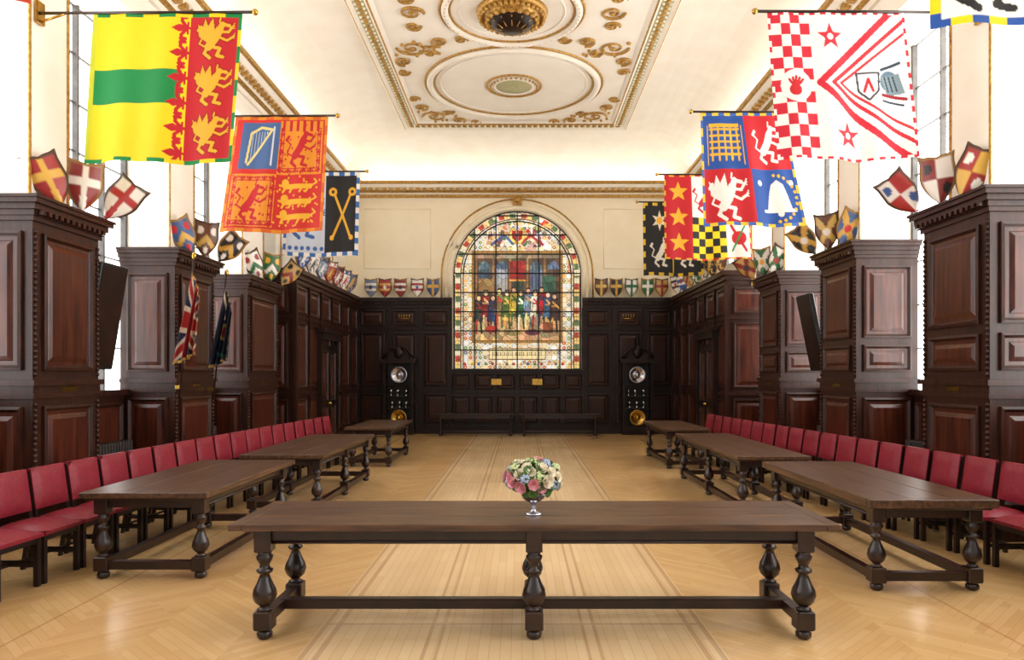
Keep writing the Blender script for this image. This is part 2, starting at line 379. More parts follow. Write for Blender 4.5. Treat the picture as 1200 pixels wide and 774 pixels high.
def b1():
    c=Cv(230,240,Yw); c.rect(0,.38,.62,.61,Gr); c.rect(.66,0,1,1,Rd)
    for i in range(6): fleur(c,.62,.1+i*.165,.17,Rd,-pi/2)
    c.line([(.67,0),(.67,1)],.03,Rd)
    for y in (.17,.48,.8): beast(c,.83,y,.27,Gd,1,True,(150,30,20))
    c.border(.028,Gr,Yw,9); c.rect(0,0,.03,.97,(196,204,50)); return c
def b2():
    c=Cv(230,240,(200,44,38)); og=(220,140,40)
    c.rect(.05,.5,.5,.95,og); c.rect(.5,.04,.95,.5,og)
    for (x0,y0) in ((.72,.27),(.28,.73)):
        for q,cc in ((.21,Rd),(.2,og),(.18,Rd),(.172,og)):
            c.rect(x0-q,y0-q,x0+q,y0+q,cc)
        for k in range(6):
            t=-.19+.38*k/5
            for (a,b_,r) in ((t,-.19,0),(t,.19,pi),(-.19,t,-pi/2),(.19,t,pi/2)): fleur(c,x0+a,y0+b_,.06,Rd,r)
        beast(c,x0,y0,.34,Rd)
    for (x0,y0) in ((.5,.5),):
      for y in (.6,.73,.86):
        c.line([(x0+.09,y),(x0+.34,y)],.045,Gd); c.disc(x0+.09,y-.03,.035,Gd); c.line([(x0+.34,y),(x0+.41,y-.03),(x0+.38,y-.06)],.015,Gd); c.line([(x0+.04,y-.01),(x0+.09,y)],.02,Gd)
        for x in(.1,.17,.27,.33): c.line([(x0+x,y),(x0+x-.03,y+.045)],.02,Gd)
    c.rect(.5,.04,.95,.1,og)
    for k in range(6): c.rect(.52+k*.072,.03,.55+k*.072,.13,Rd)
    c.rect(.1,.06,.5,.46,(70,100,150)); c.line([(.18,.4),(.2,.15),(.3,.1),(.42,.12),(.2,.42)],.022,(220,204,130))
    for k in range(6): c.line([(.22+k*.03,.14),(.22+k*.03,.38-k*.045)],.006,(210,214,200))
    c.line([(.44,.1),(.44,.42)],.02,(200,205,215))
    for k in range(170):
        x,y=rng.uniform(.06,.94),rng.uniform(.06,.94)
        if x<.5 and y<.5: continue
        c.disc(x,y,.009,Gd if (x>.5)==(y>.5) else Rd)
    c.border(.035,(208,100,34),(222,140,40),12); return c
def b3():
    c=Cv(150,165,(200,210,226)); beast(c,.28,.52,.55,(56,94,160),1); 
    for k in range(6): c.disc(.1+.08*k,.1,.025,(60,100,170)); c.disc(.1+.08*k,.9,.025,(60,100,170))
    c.rect(.54,0,1,1,Bk); c.line([(.64,.22),(.9,.8)],.03,Gd); c.line([(.9,.22),(.64,.8)],.03,Gd)
    for x in(.64,.9): c.disc(x,.24,.055,Gd,.05); c.disc(x,.24,.02,Bk); c.disc(x,.78,.03,Gd)
    c.border(.05,(60,110,180),Wt,14); return c
def bl0():
    c=Cv(150,160,(176,40,36)); beast(c,.4,.4,.5,Gd); c.line([(.1,.8),(.9,.8)],.05,Or); c.border(.035,(186,64,40),(204,110,50),10); return c
def r1():
    c=Cv(240,250,Wt); c.checks(.02,0,.3,1,4,13,(200,38,56),Wt)
    c.disc(.17,.5,.11,Wt); c.disc(.16,.53,.045,Rd,.04)
    for k in range(5): c.line([(.16,.52),(.12+.025*k,.44+.01*abs(k-2))],.018,Rd)
    r=(200,38,56)
    for off,w in ((0,.045),(.085,.026),(.14,.018)):
        c.line([(1.02,-.1+off*1.6),(.34+off*1.1,.48),(1.02,1.06-off*1.6)],w,r)
    c.star(.44,.17,.095,r); c.star(.52,.83,.095,r); c.disc(.44,.17,.022,Wt); c.disc(.52,.83,.022,Wt)
    c.poly([(.62,.41),(.78,.41),(.77,.53),(.7,.59),(.63,.53)],(226,226,230)); c.line([(.62,.41),(.78,.41),(.77,.53),(.7,.59),(.63,.53),(.62,.41)],.014,(60,60,70)); c.line([(.67,.53),(.7,.45),(.73,.53)],.02,Rd)
    c.disc(.85,.47,.065,(96,120,140),.07); c.poly([(.79,.44),(.92,.42),(.95,.56),(.83,.57)],(120,140,150)); 
    for q in range(3): c.line([(.82+.03*q,.44),(.84+.03*q,.54)],.01,(50,60,76))
    c.line([(.8,.39),(.93,.35)],.02,(40,60,80)); c.line([(.8,.56),(.95,.6)],.022,(150,30,44)); c.line([(.8,.6),(.93,.64)],.014,(40,60,80))
    c.border(.02,(200,38,56),Wt,26); return c
def r2():
    c=Cv(210,220,Bl); c.rect(.5,0,1,.5,Rd); c.rect(0,.5,.52,1,Rd)
    for k in range(5):
        c.line([(.13+.07*k,.14),(.13+.07*k,.42)],.02,Gd)
        c.line([(.11,.15+.055*k),(.43,.15+.055*k)],.02,Gd)
    c.line([(.08,.12),(.08,.46)],.01,Gd); c.line([(.46,.12),(.46,.46)],.01,Gd); c.rect(.1,.1,.44,.13,Gd)
    beast(c,.75,.27,.36,Wt,1); beast(c,.27,.75,.42,Wt,1,True)
    c.poly([(.66,.85),(.69,.72),(.72,.63),(.78,.59),(.84,.63),(.87,.72),(.9,.85)],Wt); c.disc(.78,.88,.03,Wt); c.line([(.63,.86),(.93,.86)],.025,Wt)
    for k in(0,1): c.disc(.6+.33*k,.62,.025,Wt)
    for k in range(13): c.disc(.76+.2*math.cos(k*pi/12+pi*1.5),.75+.2*math.sin(k*pi/12+pi*1.5),.015,Gd)
    c.border(.03,(232,196,60),(60,100,180),14); return c
def r3():
    c=Cv(180,170,Rd); 
    for y in(.2,.5,.8): c.star(.17,y,.12,Gd)
    c.rect(.33,0,1,.5,Wt); beast(c,.5,.27,.35,Rd); beast(c,.8,.27,.35,Rd)
    c.rect(.33,.5,.72,1,Yw); c.checks(.33,.5,.72,1,5,6,Bk,Yw); c.rect(.72,.5,1,1,Wt); c.disc(.86,.75,.08,Rd); c.line([(.78,.6),(.93,.9)],.03,Rd); c.line([(.93,.6),(.78,.9)],.02,Gr)
    c.border(.025,(190,30,30),(225,180,60),16); return c
def r4():
    c=Cv(140,150,Bk); beast(c,.3,.68,.4,(216,210,196)); beast(c,.75,.68,.4,(216,210,196)); 
    for x in(.28,.72):
        c.star(x,.25,.14,(216,206,182),6); c.disc(x,.25,.05,Gd)
    c.rect(.49,0,.51,1,Yw); c.border(.045,(215,180,50),Bk,12); return c
def r0():
    c=Cv(170,160,Wt); c.rect(.42,0,1,1,Bl); beast(c,.22,.72,.45,Bk,1,True); beast(c,.7,.65,.5,Wt,1,True); beast(c,.9,.75,.4,Gd,1,True)
    c.border(.04,Yw,Bl,14); return c
def banner(cv,x0,x1,Y,zt,zb,sg,slant=0,slr=0,ph=0,xu=None):
    h,w=cv.h,cv.w; ny,nx=h,w
    u=np.linspace(0,1,nx);v=np.linspace(0,1,ny); U,V=np.meshgrid(u,v)
    X=x0+(x1-x0)*U+slant*V*(1-U)+slr*V*U
    Yy=Y+.045*V**.7*np.sin(U*9+ph+V*1.2)+.028*np.sin(U*21+ph*2)*(.3+V*.7)-.05*V
    Z=zt+(zb-zt)*V+.012*np.sin(U*7+ph)*V
    vs=np.stack([X,Yy,Z],-1).reshape(-1,3)
    idx=np.arange(nx*ny).reshape(ny,nx)
    F=np.stack([idx[:-1,:-1],idx[1:,:-1],idx[1:,1:],idx[:-1,1:]],-1).reshape(-1,4)
    root=bpy.data.objects.new('heraldic_banner',None); sc.collection.objects.link(root)
    me=bpy.data.meshes.new('banner_cloth'); me.from_pydata(vs.tolist(),[],F.tolist()); me.materials.append(CLOTH)
    at=me.color_attributes.new('Col','FLOAT_COLOR','POINT'); col=np.ones((nx*ny,4)); col[:,:3]=lin(cv.a.reshape(-1,3)); at.data.foreach_set('color',col.ravel())
    me.polygons.foreach_set('use_smooth',[True]*len(F))
    o=bpy.data.objects.new('cloth',me); sc.collection.objects.link(o); o.parent=root
    p=MB(); xu=xu if xu is not None else (LXU if sg<0 else RXU); inner=(x1+.14) if sg<0 else (x0-.14)
    p.tube([(xu-sg*.02,Y,zt+.0),(inner,Y,zt+.012)],.017,8,0); p.ball((inner,Y,zt+.012),.035,1)
    p.box(xu-sg*.016,xu-sg*.05,Y-.06,Y+.06,zt-.12,zt+.12,1); p.tube([(xu-sg*.03,Y,zt-.1),(xu-sg*.3,Y,zt-.01)],.012,6,1)
    po=p.build('pole',[TABLEG,BRASS]); po.parent=root
    return root
banner(b1(),-4.68,-3.05,7.95,5.72,4.07,-1,-.1,-.1,0)
banner(b2(),-4.3,-2.9,10.95,5.66,3.9,-1,-.25,-.06,1)
banner(b3(),-4.78,-3.27,14.8,5.9,4.17,-1,-.06,-.03,2)
banner(bl0(),-4.85,-3.3,5.0,5.9,4.27,-1,0,-.03,2)
banner(r1(),2.74,4.25,8.05,5.78,4.13,1,.12,.12,1)
banner(r2(),2.72,3.98,10.98,5.73,4.0,1,.05,.33,0)
banner(r3(),2.83,4.45,14.3,5.7,4.02,1,0,.1,2)
banner(r4(),2.9,4.3,17.2,5.85,4.1,1,.02,.02,1)
banner(r0(),2.83,4.5,5.0,5.7,4.13,1,0,0,1)
# ---------------- stained glass
def stained():
    gw,gh=300,372; c=Cv(gw,gh,(232,224,204)); R=np.random.RandomState(11)
    pal=[(246,240,222),(236,224,190),(222,230,224),(250,246,234),(234,214,166),(242,226,204),(228,208,176)]
    n=26;mz=33
    for i in range(n):
        for j in range(mz):
            c.rect(i/n,j/mz,(i+1)/n,(j+1)/mz,pal[R.randint(len(pal))])
    brt=[(178,52,40),(214,158,56),(56,92,140),(82,122,72),(140,70,62),(222,164,100),(110,100,76)]
    for i in range(n):
        for j in range(mz):
            q=R.rand(); x,y=(i+.5)/n,(j+.5)/mz
            if q<.42:
                cc=brt[R.randint(7)]; c.disc(x,y,.014,cc,.0115); c.disc(x,y,.005,(240,220,150),.004)
            elif q<.75:
                c.line([(x-.012,y-.008),(x+.012,y+.008)],.006,(164,140,96)); c.line([(x+.012,y-.008),(x-.012,y+.008)],.006,(164,140,96))
    yc=(6.7-ZSP)/(6.7-ZS0)
    rr=np.sqrt(((c.X-.5)*3.86)**2+(np.minimum(0,(c.Y-yc))*4.77)**2)
    d=1.93-rr
    th=np.where(c.Y<yc,np.arctan2((c.Y-yc)*4.77,(c.X-.5)*3.86)*1.93,c.Y*4.77)
    ang=np.floor(th*5.5)%4
    for k,cc in enumerate(((176,66,48),(230,196,124),(92,116,76),(238,226,192))):
        c.put((d<.2)&(d>.06)&(ang==k),cc)
    c.put((d<.25)&(d>.21),(104,80,46))
    for k in range(60):
        x=.5+.2*R.randn(); y=.15+.05*R.randn()
        if .28<x<.74 and .05<y<.24: c.disc(x,y,.016,brt[R.randint(7)],.012)
    c.disc(.5,.15,.075,(218,184,96),.055); c.poly([(.455,.12),(.545,.12),(.54,.17),(.5,.195),(.46,.17)],(170,46,40)); c.line([(.5,.12),(.5,.19)],.012,(230,220,190)); c.disc(.5,.1,.022,(200,206,210),.016)
    c.line([(.3,.21),(.4,.15),(.46,.2)],.018,(76,96,140)); c.line([(.54,.2),(.6,.15),(.7,.21)],.018,(150,56,46)); c.line([(.3,.235),(.7,.235)],.016,(224,206,160))
    x0,y0,x1,y1=.165,.265,.835,.815
    c.rect(x0-.022,y0-.018,x1+.022,y1+.018,(150,112,56)); c.rect(x0,y0,x1,y1,(84,66,50))
    c.rect(x0,y0,x1,y0+.03,(150,130,108))
    for k in range(5):
        xa=x0+.005+k*.134; c.rect(xa,y0+.03,xa+.016,y1-.16,(140,104,68))
        c.disc(xa+.075,y0+.1,.045,(84,106,128),.05)
        c.rect(xa+.03,y0+.1,xa+.12,y0+.25,((64,84,100),(150,156,150),(52,70,62),(96,118,140),(80,60,48))[k])
        for q in range(3): c.line([(xa+.045+.03*q,y0+.06),(xa+.045+.03*q,y0+.25)],.005,(44,36,30))
    c.rect(.44,y0+.05,.56,y0+.17,(136,36,34)); c.line([(.44,y0+.17),(.56,y0+.17)],.012,(200,150,66))
    c.rect(.2,y0+.16,.32,y0+.24,(140,110,66)); c.rect(.7,y0+.14,.8,y0+.26,(46,82,62))
    c.rect(x0,y1-.15,x1,y1,(176,146,100))
    for k in range(12): c.line([(.5+(k-6)*.06,y1-.15),(.5+(k-6)*.12,y1)],.003,(110,86,58))
    figs=[(.2,.63,(44,56,46),(150,44,36)),(.255,.6,(126,32,30),(214,186,130)),(.31,.63,(40,56,110),(90,60,44)),(.36,.59,(128,114,70),(176,54,44)),(.42,.6,(84,114,48),(210,176,80)),(.475,.58,(204,176,62),(54,96,56)),(.53,.6,(46,88,50),(226,214,190)),(.585,.585,(112,134,156),(200,180,140)),(.64,.6,(226,220,204),(154,44,40)),(.69,.58,(168,36,40),(66,50,84)),(.74,.61,(56,84,120),(190,154,100)),(.79,.62,(56,42,40),(170,120,60))]
    for (x,y,a,b) in figs:
        c.poly([(x-.032,y-.07),(x+.032,y-.07),(x+.044,y+.07),(x-.044,y+.07)],tuple(int(v*.35) for v in a))
        c.poly([(x-.028,y-.062),(x+.028,y-.062),(x+.038,y+.066),(x-.038,y+.066)],a)
        for q in(-.015,.012): c.line([(x+q,y-.05),(x+q*1.8,y+.065)],.005,tuple(int(v*.5) for v in a))
        c.disc(x,y-.082,.019,(50,36,30),.018); c.disc(x,y-.08,.014,(224,180,140),.014); c.line([(x-.012,y-.098),(x+.014,y-.101)],.012,(56,40,32))
        c.line([(x-.01,y-.045),(x+.04,y-.005)],.014,b); c.line([(x-.02,y-.02),(x+.02,y-.02)],.01,b)
        c.line([(x-.014,y+.06),(x-.02,y+.14)],.015,b); c.line([(x+.014,y+.06),(x+.022,y+.14)],.015,tuple(int(v*.7) for v in a))
    c.disc(.3,.745,.05,(166,46,36),.022); c.disc(.47,.77,.06,(120,106,56),.018); c.disc(.62,.765,.06,(96,46,60),.02); c.rect(.7,.7,.78,.77,(110,66,36))
    c.rect(.28,.865,.72,.935,(232,214,162)); c.line([(.28,.865),(.72,.865),(.72,.935),(.28,.935),(.28,.865)],.006,(110,76,36))
    for k in range(26):
        if k%6!=5: c.line([(.31+k*.015,.89),(.31+k*.015,.912)],.004,(90,64,40))
    for k in range(16): c.disc(.09+.82*k/15,.965,.012,brt[k%7],.01)
    S=R.rand(620,2); lab=np.zeros((gh,gw),int); A=np.stack([c.X*.81,c.Y],-1); S2=S*np.array([.81,1])
    for r in range(gh):
        dd=((A[r][:,None,:]-S2[None])**2).sum(-1); lab[r]=dd.argmin(1)
    inn=(c.X>x0)&(c.X<x1)&(c.Y>y0)&(c.Y<y1); lun=(c.Y<.25)&(c.X>.26)&(c.X<.74)&(c.Y>.05)
    f=R.uniform(.8,1.25,620)[lab]; tint=R.uniform(.92,1.08,(620,3))[lab]
    m=inn|lun; c.a[m]=np.clip(c.a[m]*(f[...,None]*tint)[m],0,255)
    e=np.zeros_like(m); e[:,1:]|=lab[:,1:]!=lab[:,:-1]; e[1:]|=lab[1:]!=lab[:-1]
    c.a[e&m]*=.62
    fine=np.clip(1+.07*R.randn(gh,gw),.7,1.3); c.a=np.clip(c.a*fine[...,None],0,255)
    for i in range(1,n): c.a[(np.abs(c.X-i/n)<.0018)&~m]*=.55
    for j in range(1,mz): c.a[(np.abs(c.Y-j/mz)<.0015)&~m]*=.55
    X=CX-HW+np.linspace(0,1,gw)*2*HW; Z=6.7-np.linspace(0,1,gh)*(6.7-ZS0)
    XX,ZZ=np.meshgrid(X,Z); vs=np.stack([XX,np.full_like(XX,BY+.15),ZZ],-1).reshape(-1,3)
    idx=np.arange(gw*gh).reshape(gh,gw)
    F=np.stack([idx[:-1,:-1],idx[1:,:-1],idx[1:,1:],idx[:-1,1:]],-1)
    cx=(XX[:-1,:-1]+XX[1:,1:])/2-CX; cz=(ZZ[:-1,:-1]+ZZ[1:,1:])/2-ZSP
    keep=(cz<0)|(cx**2+cz**2<(HW+.03)**2); F=F[keep]
    root=bpy.data.objects.new('window_stained_glass',None); sc.collection.objects.link(root)
    me=bpy.data.meshes.new('stained_glass_panes'); me.from_pydata(vs.tolist(),[],F.tolist()); me.materials.append(STG)
    at=me.color_attributes.new('Col','FLOAT_COLOR','POINT'); col=np.ones((gw*gh,4)); col[:,:3]=lin(c.a.reshape(-1,3)); at.data.foreach_set('color',col.ravel())
    o=bpy.data.objects.new('panes',me); sc.collection.objects.link(o); o.parent=root
    g=MB(); y=BY+.11
    for k in range(0,7):
        x=CX-HW+2*HW*k/6; xx=x-CX; zt_=ZSP+math.sqrt(max(0,HW*HW-xx*xx)); g.box(x-.018,x+.018,y-.01,y+.03,ZS0,zt_)
    for k in range(0,9):
        z=ZS0+k*.58; dz=z-ZSP; hw=HW if dz<0 else math.sqrt(max(0,HW*HW-dz*dz)); g.box(CX-hw,CX+hw,y-.01,y+.03,z-.018,z+.018)
    for r in (HW-.01,HW-.3): g.tube([(x,y,z) for x,z in arch_pts(r)],.022,6)
    for s_ in(-1,1): g.box(CX+s_*(HW-.3)-.014,CX+s_*(HW-.3)+.014,y-.01,y+.03,ZS0,ZSP)
    g.box(CX-HW,CX-HW+.05,y-.02,y+.03,ZS0,ZSP); g.box(CX+HW-.05,CX+HW,y-.02,y+.03,ZS0,ZSP)
    o=g.build('leading',[BLACK]); o.parent=root
stained()
# ---------------- back panelling
p=MB(); yb=BY-.1
def bw(x0,x1,z0,z1,pr=0,m=0): p.box(x0,x1,yb-pr,BY,z0,z1,m)
xl,xr=FL,FR
bw(xl,CX-HW-.08,0,ZB-.3); bw(CX+HW+.08,xr,0,ZB-.3); bw(CX-HW-.08,CX+HW+.08,0,ZS0-.06)
bw(CX-HW-.16,CX+HW+.16,ZS0-.08,ZS0,.1)
for a,b in ((xl,CX-HW-.02),(CX+HW+.02,xr)):
    for z0,z1,pr in ((ZB-.3,ZB-.2,.04),(ZB-.2,ZB-.1,.09),(ZB-.1,ZB,.16),(3.1,3.16,.05),(0,.25,.05),(1.28,1.34,.04)): bw(a,b,z0,z1,pr)
    n=3; q=(b-a)/n
    for i in range(n):
        for z0,z1 in ((.33,1.2),(1.42,3.02),(3.22,ZB-.36)): p.panel((a+q*i+.12,yb,z0),(1,0,0),(0,-1,0),q-.24,z1-z0,0,1)
        bw(a+q*i-.02,a+q*i+.07,.25,ZB-.3,.06)
    bw(b-.1,b,.25,ZB-.3,.06)
    xm=(a+b)/2
    for k in range(5): p.tube([(xm-.13+k*.065,yb-.03,3.44),(xm-.17+k*.085,yb-.04,3.58)],.011,5,2)
    p.tube([(xm-.15,yb-.03,3.44),(xm+.15,yb-.03,3.44)],.014,5,2)
    x=a
    while x<b: bw(x,x+.06,ZB-.16,ZB-.11,.14); x+=.13
bw(CX-HW-.08,CX+HW+.08,1.2,1.27,.05); bw(CX-HW-.08,CX+HW+.08,0,.25,.04)
n=6;q=(2*HW+.16)/n
for i in range(n):
    x=CX-HW-.08+q*i
    p.panel((x+.05,yb,1.32),(1,0,0),(0,-1,0),q-.1,.48,0,1); p.panel((x+.05,yb,.32),(1,0,0),(0,-1,0),q-.1,.82,0,1)
for x in (-.72,.5): p.box(x-.15,x+.15,yb-.045,yb-.03,1.46,1.64,2)
p.build('trim_wall_panelling',[BLACKW,WOOD,BRASS])
for cx in (-3.58,3.44):
    root=bpy.data.objects.new('display_cabinet',None); sc.collection.objects.link(root)
    d=MB(); y1=BY-.16; y0=y1-.4; W2=.45
    d.box(cx-W2,cx+W2,y0,y1,.0,.25); d.box(cx-W2,cx-W2+.08,y0,y1,.25,2.1); d.box(cx+W2-.08,cx+W2,y0,y1,.25,2.1)
    d.box(cx-W2,cx+W2,y1-.03,y1,.25,2.1,2); d.box(cx-W2-.06,cx+W2+.06,y0-.06,y1,2.1,2.22)
    for z in (.75,1.1,1.45): d.box(cx-W2,cx+W2,y0+.02,y1,z,z+.03)
    for s_ in(-1,1):
        d.tube([(cx+s_*.46,y0+.02,2.24),(cx+s_*.34,y0+.02,2.42),(cx+s_*.2,y0+.02,2.56),(cx+s_*.1,y0+.02,2.56),(cx+s_*.1,y0+.02,2.48)],.045,6)
    d.ball((cx,y0+.04,2.42),.14,0,10,6,(1,.5,1.3)); d.box(cx-.3,cx+.3,y0+.05,y1,2.2,2.4)
    o=d.build('case',[BLACKW,WOOD,BLACK]); o.parent=root
    s=MB()
    def plate(x,z,r,yy,m):
        vs=[];fs=[];prof=[(0,0),(.5*r,0),(.62*r,-.03),(.95*r,-.05),(r,-.045),(r,-.03)];n=24
        for rr,dy in prof:
            for j in range(n):
                a=2*pi*j/n; vs.append((x+rr*math.cos(a),yy+dy,z+rr*math.sin(a)))
        for k in range(len(prof)-1):
            for j in range(n): fs.append((k*n+j,k*n+(j+1)%n,(k+1)*n+(j+1)%n,(k+1)*n+j))
        s.add(vs,fs,m,True)
    plate(cx,1.76,.25,y0+.1,0); plate(cx,.5,.24,y0+.06,1)
    s.ball((cx,y0+.08,1.76),.08,0); s.ball((cx,y0+.05,.5),.08,1)
    for z,items in ((.78,(-.22,0,.2)),(1.13,(-.25,-.05,.2))):
        for dx in items: s.lathe(cx+dx,y0+.2,[(0,.05),(.02,.05),(.04,.015),(.08,.02),(.12,.055),(.18,.06),(.2,.05)],12,0,cz=z)
    o=s.build('silverware',[SILVER,BRASS]); o.parent=root
# ---------------- ceiling, cove
c=MB(); prev=None; n=12
for i in range(n+1):
    t=i/n*pi/2; ins=1.5*(1-math.cos(t)); z=ZC+.3+(CE-ZC-.3)*math.sin(t)
    lp=[(LXU+.0+ins*1.22,Y0,z),(LXU+ins*1.22,BY-ins,z),(RXU-ins*1.28,BY-ins,z),(RXU-ins*1.28,Y0,z)]
    if prev: 
        for k in range(3): c.add([prev[k],prev[k+1],lp[k+1],lp[k]],[(0,1,2,3)],0,False)
    prev=lp
c.box(LXU-.9,RXU+1,Y0,BY+.3,CE,CE+.2,0)
c.build('ceiling',[WHITE])
PX0,PX1,PY1=-3.15,2.87,19.95
t=MB()
def rectloop(ins,z): return [(PX0+ins,Y0,z),(PX0+ins,PY1-ins,z),(PX1-ins,PY1-ins,z),(PX1-ins,Y0,z)]
prof=[(-.08,CE-.005,0),(-.04,CE-.07,1),(.0,CE-.1,0),(.08,CE-.06,2),(.3,CE-.05,0),(.35,CE-.09,1),(.38,CE-.06,0),(.46,CE-.004,0)]
for (a,z0,m),(b,z1,_) in zip(prof[:-1],prof[1:]):
    A=rectloop(a,z0);B=rectloop(b,z1)
    for k in range(3): t.add([A[k],A[k+1],B[k+1],B[k]],[(0,1,2,3)],m)
for side_ in (0,1,2):
    if side_==1:
        x=PX0+.19
        while x<PX1-.15: t.ball((x,PY1-.19,CE-.065),.055,1,6,4,(1,1,.6)); t.ball((x+.08,PY1-.12,CE-.07),.03,0,5,3); t.ball((x+.08,PY1-.26,CE-.07),.03,0,5,3); x+=.16
    else:
        xx=PX0+.19 if side_==0 else PX1-.19; y=9.0
        while y<PY1-.15: t.ball((xx,y,CE-.065),.055,1,6,4,(1,1,.6)); t.ball((xx-.07,y+.08,CE-.07),.03,0,5,3); t.ball((xx+.07,y+.08,CE-.07),.03,0,5,3); y+=.16
t.build('trim_ceiling_frame',[WHITE,GOLD,GGOLD])
XC=-.16
def ring(tb,cy,r,rad,m,n=72): tb.tube([(XC+r*math.cos(2*pi*i/n),cy+r*math.sin(2*pi*i/n),CE-rad*.3) for i in range(n)],rad,6,m,closed=True)
def beads(tb,cy,r,n,br,m=1):
    for i in range(n): tb.ball((XC+r*math.cos(2*pi*i/n),cy+r*math.sin(2*pi*i/n),CE-.05),br,m,5,3)
def spiral(tb,x,y,r,t0,dr,m=1,turn=1.6):
    pts=[];k=26
    for i in range(k+1):
        f=i/k; a=t0+dr*f*turn*2*pi; rr=r*(1-f*.85); pts.append((x+rr*math.cos(a),y+rr*math.sin(a),CE-.02))
    tb.tube(pts,[.034*(1-.6*i/k) for i in range(k+1)],5,m); tb.ball((x,y,CE-.02),.045,m,6,4)
t=MB()
for cy in (17.15,10.1):
    ring(t,cy,2.08,.03,1); ring(t,cy,1.97,.08,0); ring(t,cy,1.86,.028,1); beads(t,cy,1.97,80,.048)
    ring(t,cy,1.72,.02,0)
    ring(t,cy,.64,.03,1,40); beads(t,cy,.55,30,.03); ring(t,cy,.45,.04,0,40); ring(t,cy,.3,.02,1,30)
    t.lathe(XC,cy,[(0,.44),(-.03,.42),(-.05,.2),(-.12,.08),(-.14,.01)],24,2,cz=CE)
cy=13.68
ring(t,cy,1.36,.03,1); ring(t,cy,1.27,.07,0); ring(t,cy,1.18,.025,1); beads(t,cy,1.27,56,.04); ring(t,cy,1.0,.02,0)
for sx in(-1,1):
    for cy,sy in ((17.15,1),(17.15,-1),(10.1,1)):
        spiral(t,XC+sx*2.1,cy+sy*2.0,.33,0 if sx>0 else pi,-sx*sy); spiral(t,XC+sx*1.5,cy+sy*2.28,.2,pi/2,sx*sy); spiral(t,XC+sx*2.38,cy+sy*1.35,.2,pi/2,sx*sy)
        spiral(t,XC+sx*1.05,cy+sy*2.38,.14,0,-sx*sy); spiral(t,XC+sx*2.48,cy+sy*.8,.15,0,sx*sy); spiral(t,XC+sx*1.75,cy+sy*1.75,.14,0,sx)
        for k in range(14): t.ball((XC+sx*random.uniform(1.5,2.5),cy+sy*random.uniform(1.6,2.4),CE-.02),.04,1,6,4)
    spiral(t,XC+sx*1.9,13.68,.24,0,sx); spiral(t,XC+sx*1.95,14.2,.16,0,-sx); spiral(t,XC+sx*1.95,13.16,.16,0,-sx)
t.build('trim_ceiling_roundels',[WHITE,GOLD,GGOLD])
t=MB(); cy=13.68
t.lathe(XC,cy,[(0,.68),(-.06,.66),(-.1,.6),(-.1,.52),(-.16,.5),(-.2,.42)],36,0,cz=CE)
t.lathe(XC,cy,[(-.2,.42),(-.205,.41),(-.28,.36),(-.34,.2),(-.36,.02)],30,1,cz=CE)
for i in range(36): a=2*pi*i/36; t.ball((XC+.6*math.cos(a),cy+.6*math.sin(a),CE-.12),.045,0,6,4)
for i in range(20): a=2*pi*i/20; t.ball((XC+.47*math.cos(a),cy+.47*math.sin(a),CE-.18),.05,0,6,4,(1,1,1.3))
for i in range(12): a=2*pi*i/12; t.tube([(XC+.4*math.cos(a),cy+.4*math.sin(a),CE-.24),(XC+.2*math.cos(a),cy+.2*math.sin(a),CE-.35)],.01,5,0)
t.build('ceiling_rose',[GOLD,BLACKW])
# ---------------- tables
def legprof(h):
    z0,z1=.19,h-.2; P=[(0,.045),(.03,.05),(.05,.032),(.07,.03),(.1,.045),(.16,.068),(.26,.08),(.36,.072),(.46,.052),(.56,.036),(.62,.03),(.65,.05),(.69,.055),(.72,.035),(.78,.032),(.86,.05),(.92,.056),(.96,.04),(1,.05)]
    return [(z0+(z1-z0)*a,r) for a,r in P]
def table(name,L,W,h,nl,oh,style,cen,rot,thick=.05,R=1.0):
    b=MB(); 
    pw=(W)/3
    for k in range(3): b.bbox(-L/2+.09,L/2-.09,-W/2+k*pw+.001,-W/2+(k+1)*pw-.001,h-thick,h,0,.004)
    for s_ in(-1,1): b.bbox(min(s_*L/2,s_*(L/2-.088)),max(s_*L/2,s_*(L/2-.088)),-W/2,W/2,h-thick,h,0,.006)
    if style=='box': b.bbox(-L/2+.03,L/2-.03,-W/2+.03,W/2-.03,h-thick-.02,h-thick+.002,1,.008)
    lx=L/2-oh; ly=W/2-.12
    ah=.1
    for s_ in(-1,1):
        b.box(-lx,lx,s_*ly-.02,s_*ly+.02,h-thick-ah,h-thick,1); b.box(s_*lx-.02,s_*lx+.02,-ly,ly,h-thick-ah,h-thick,1)
        b.tube([(-lx,s_*(ly+.02),h-thick-ah+.01),(lx,s_*(ly+.02),h-thick-ah+.01)],.012,6,1)
    xs=[-lx+2*lx*i/(nl-1) for i in range(nl)]
    for x in xs:
        for s_ in(-1,1):
            y=s_*ly
            b.bbox(x-.055,x+.055,y-.055,y+.055,h-.2,h-thick,1,.006)
            b.lathe(x,y,[(z,r*R) for z,r in legprof(h)],18,1)
            b.bbox(x-.06,x+.06,y-.06,y+.06,.065,.19,1,.008)
            b.lathe(x,y,[(0,.03),(.015,.05),(.04,.052),(.065,.035)],14,1)
    if style=='H':
        b.bbox(-lx,lx,-.04,.04,.1,.17,1,.006)
        for x in xs: b.box(x-.035,x+.035,-ly,ly,.095,.165,1)
    else:
        for s_ in(-1,1):
            b.box(-lx,lx,s_*ly-.035,s_*ly+.035,.08,.15,1)
            b.box(s_*lx-.035,s_*lx+.035,-ly,ly,.08,.15,1)
    return b.build(name,[TABTOP,TABLEG],loc=(cen[0],cen[1],0),rot=(0,0,rot))
table('refectory_table',3.98,.9,.78,3,.2,'H',(.09,5.15),0,.045)
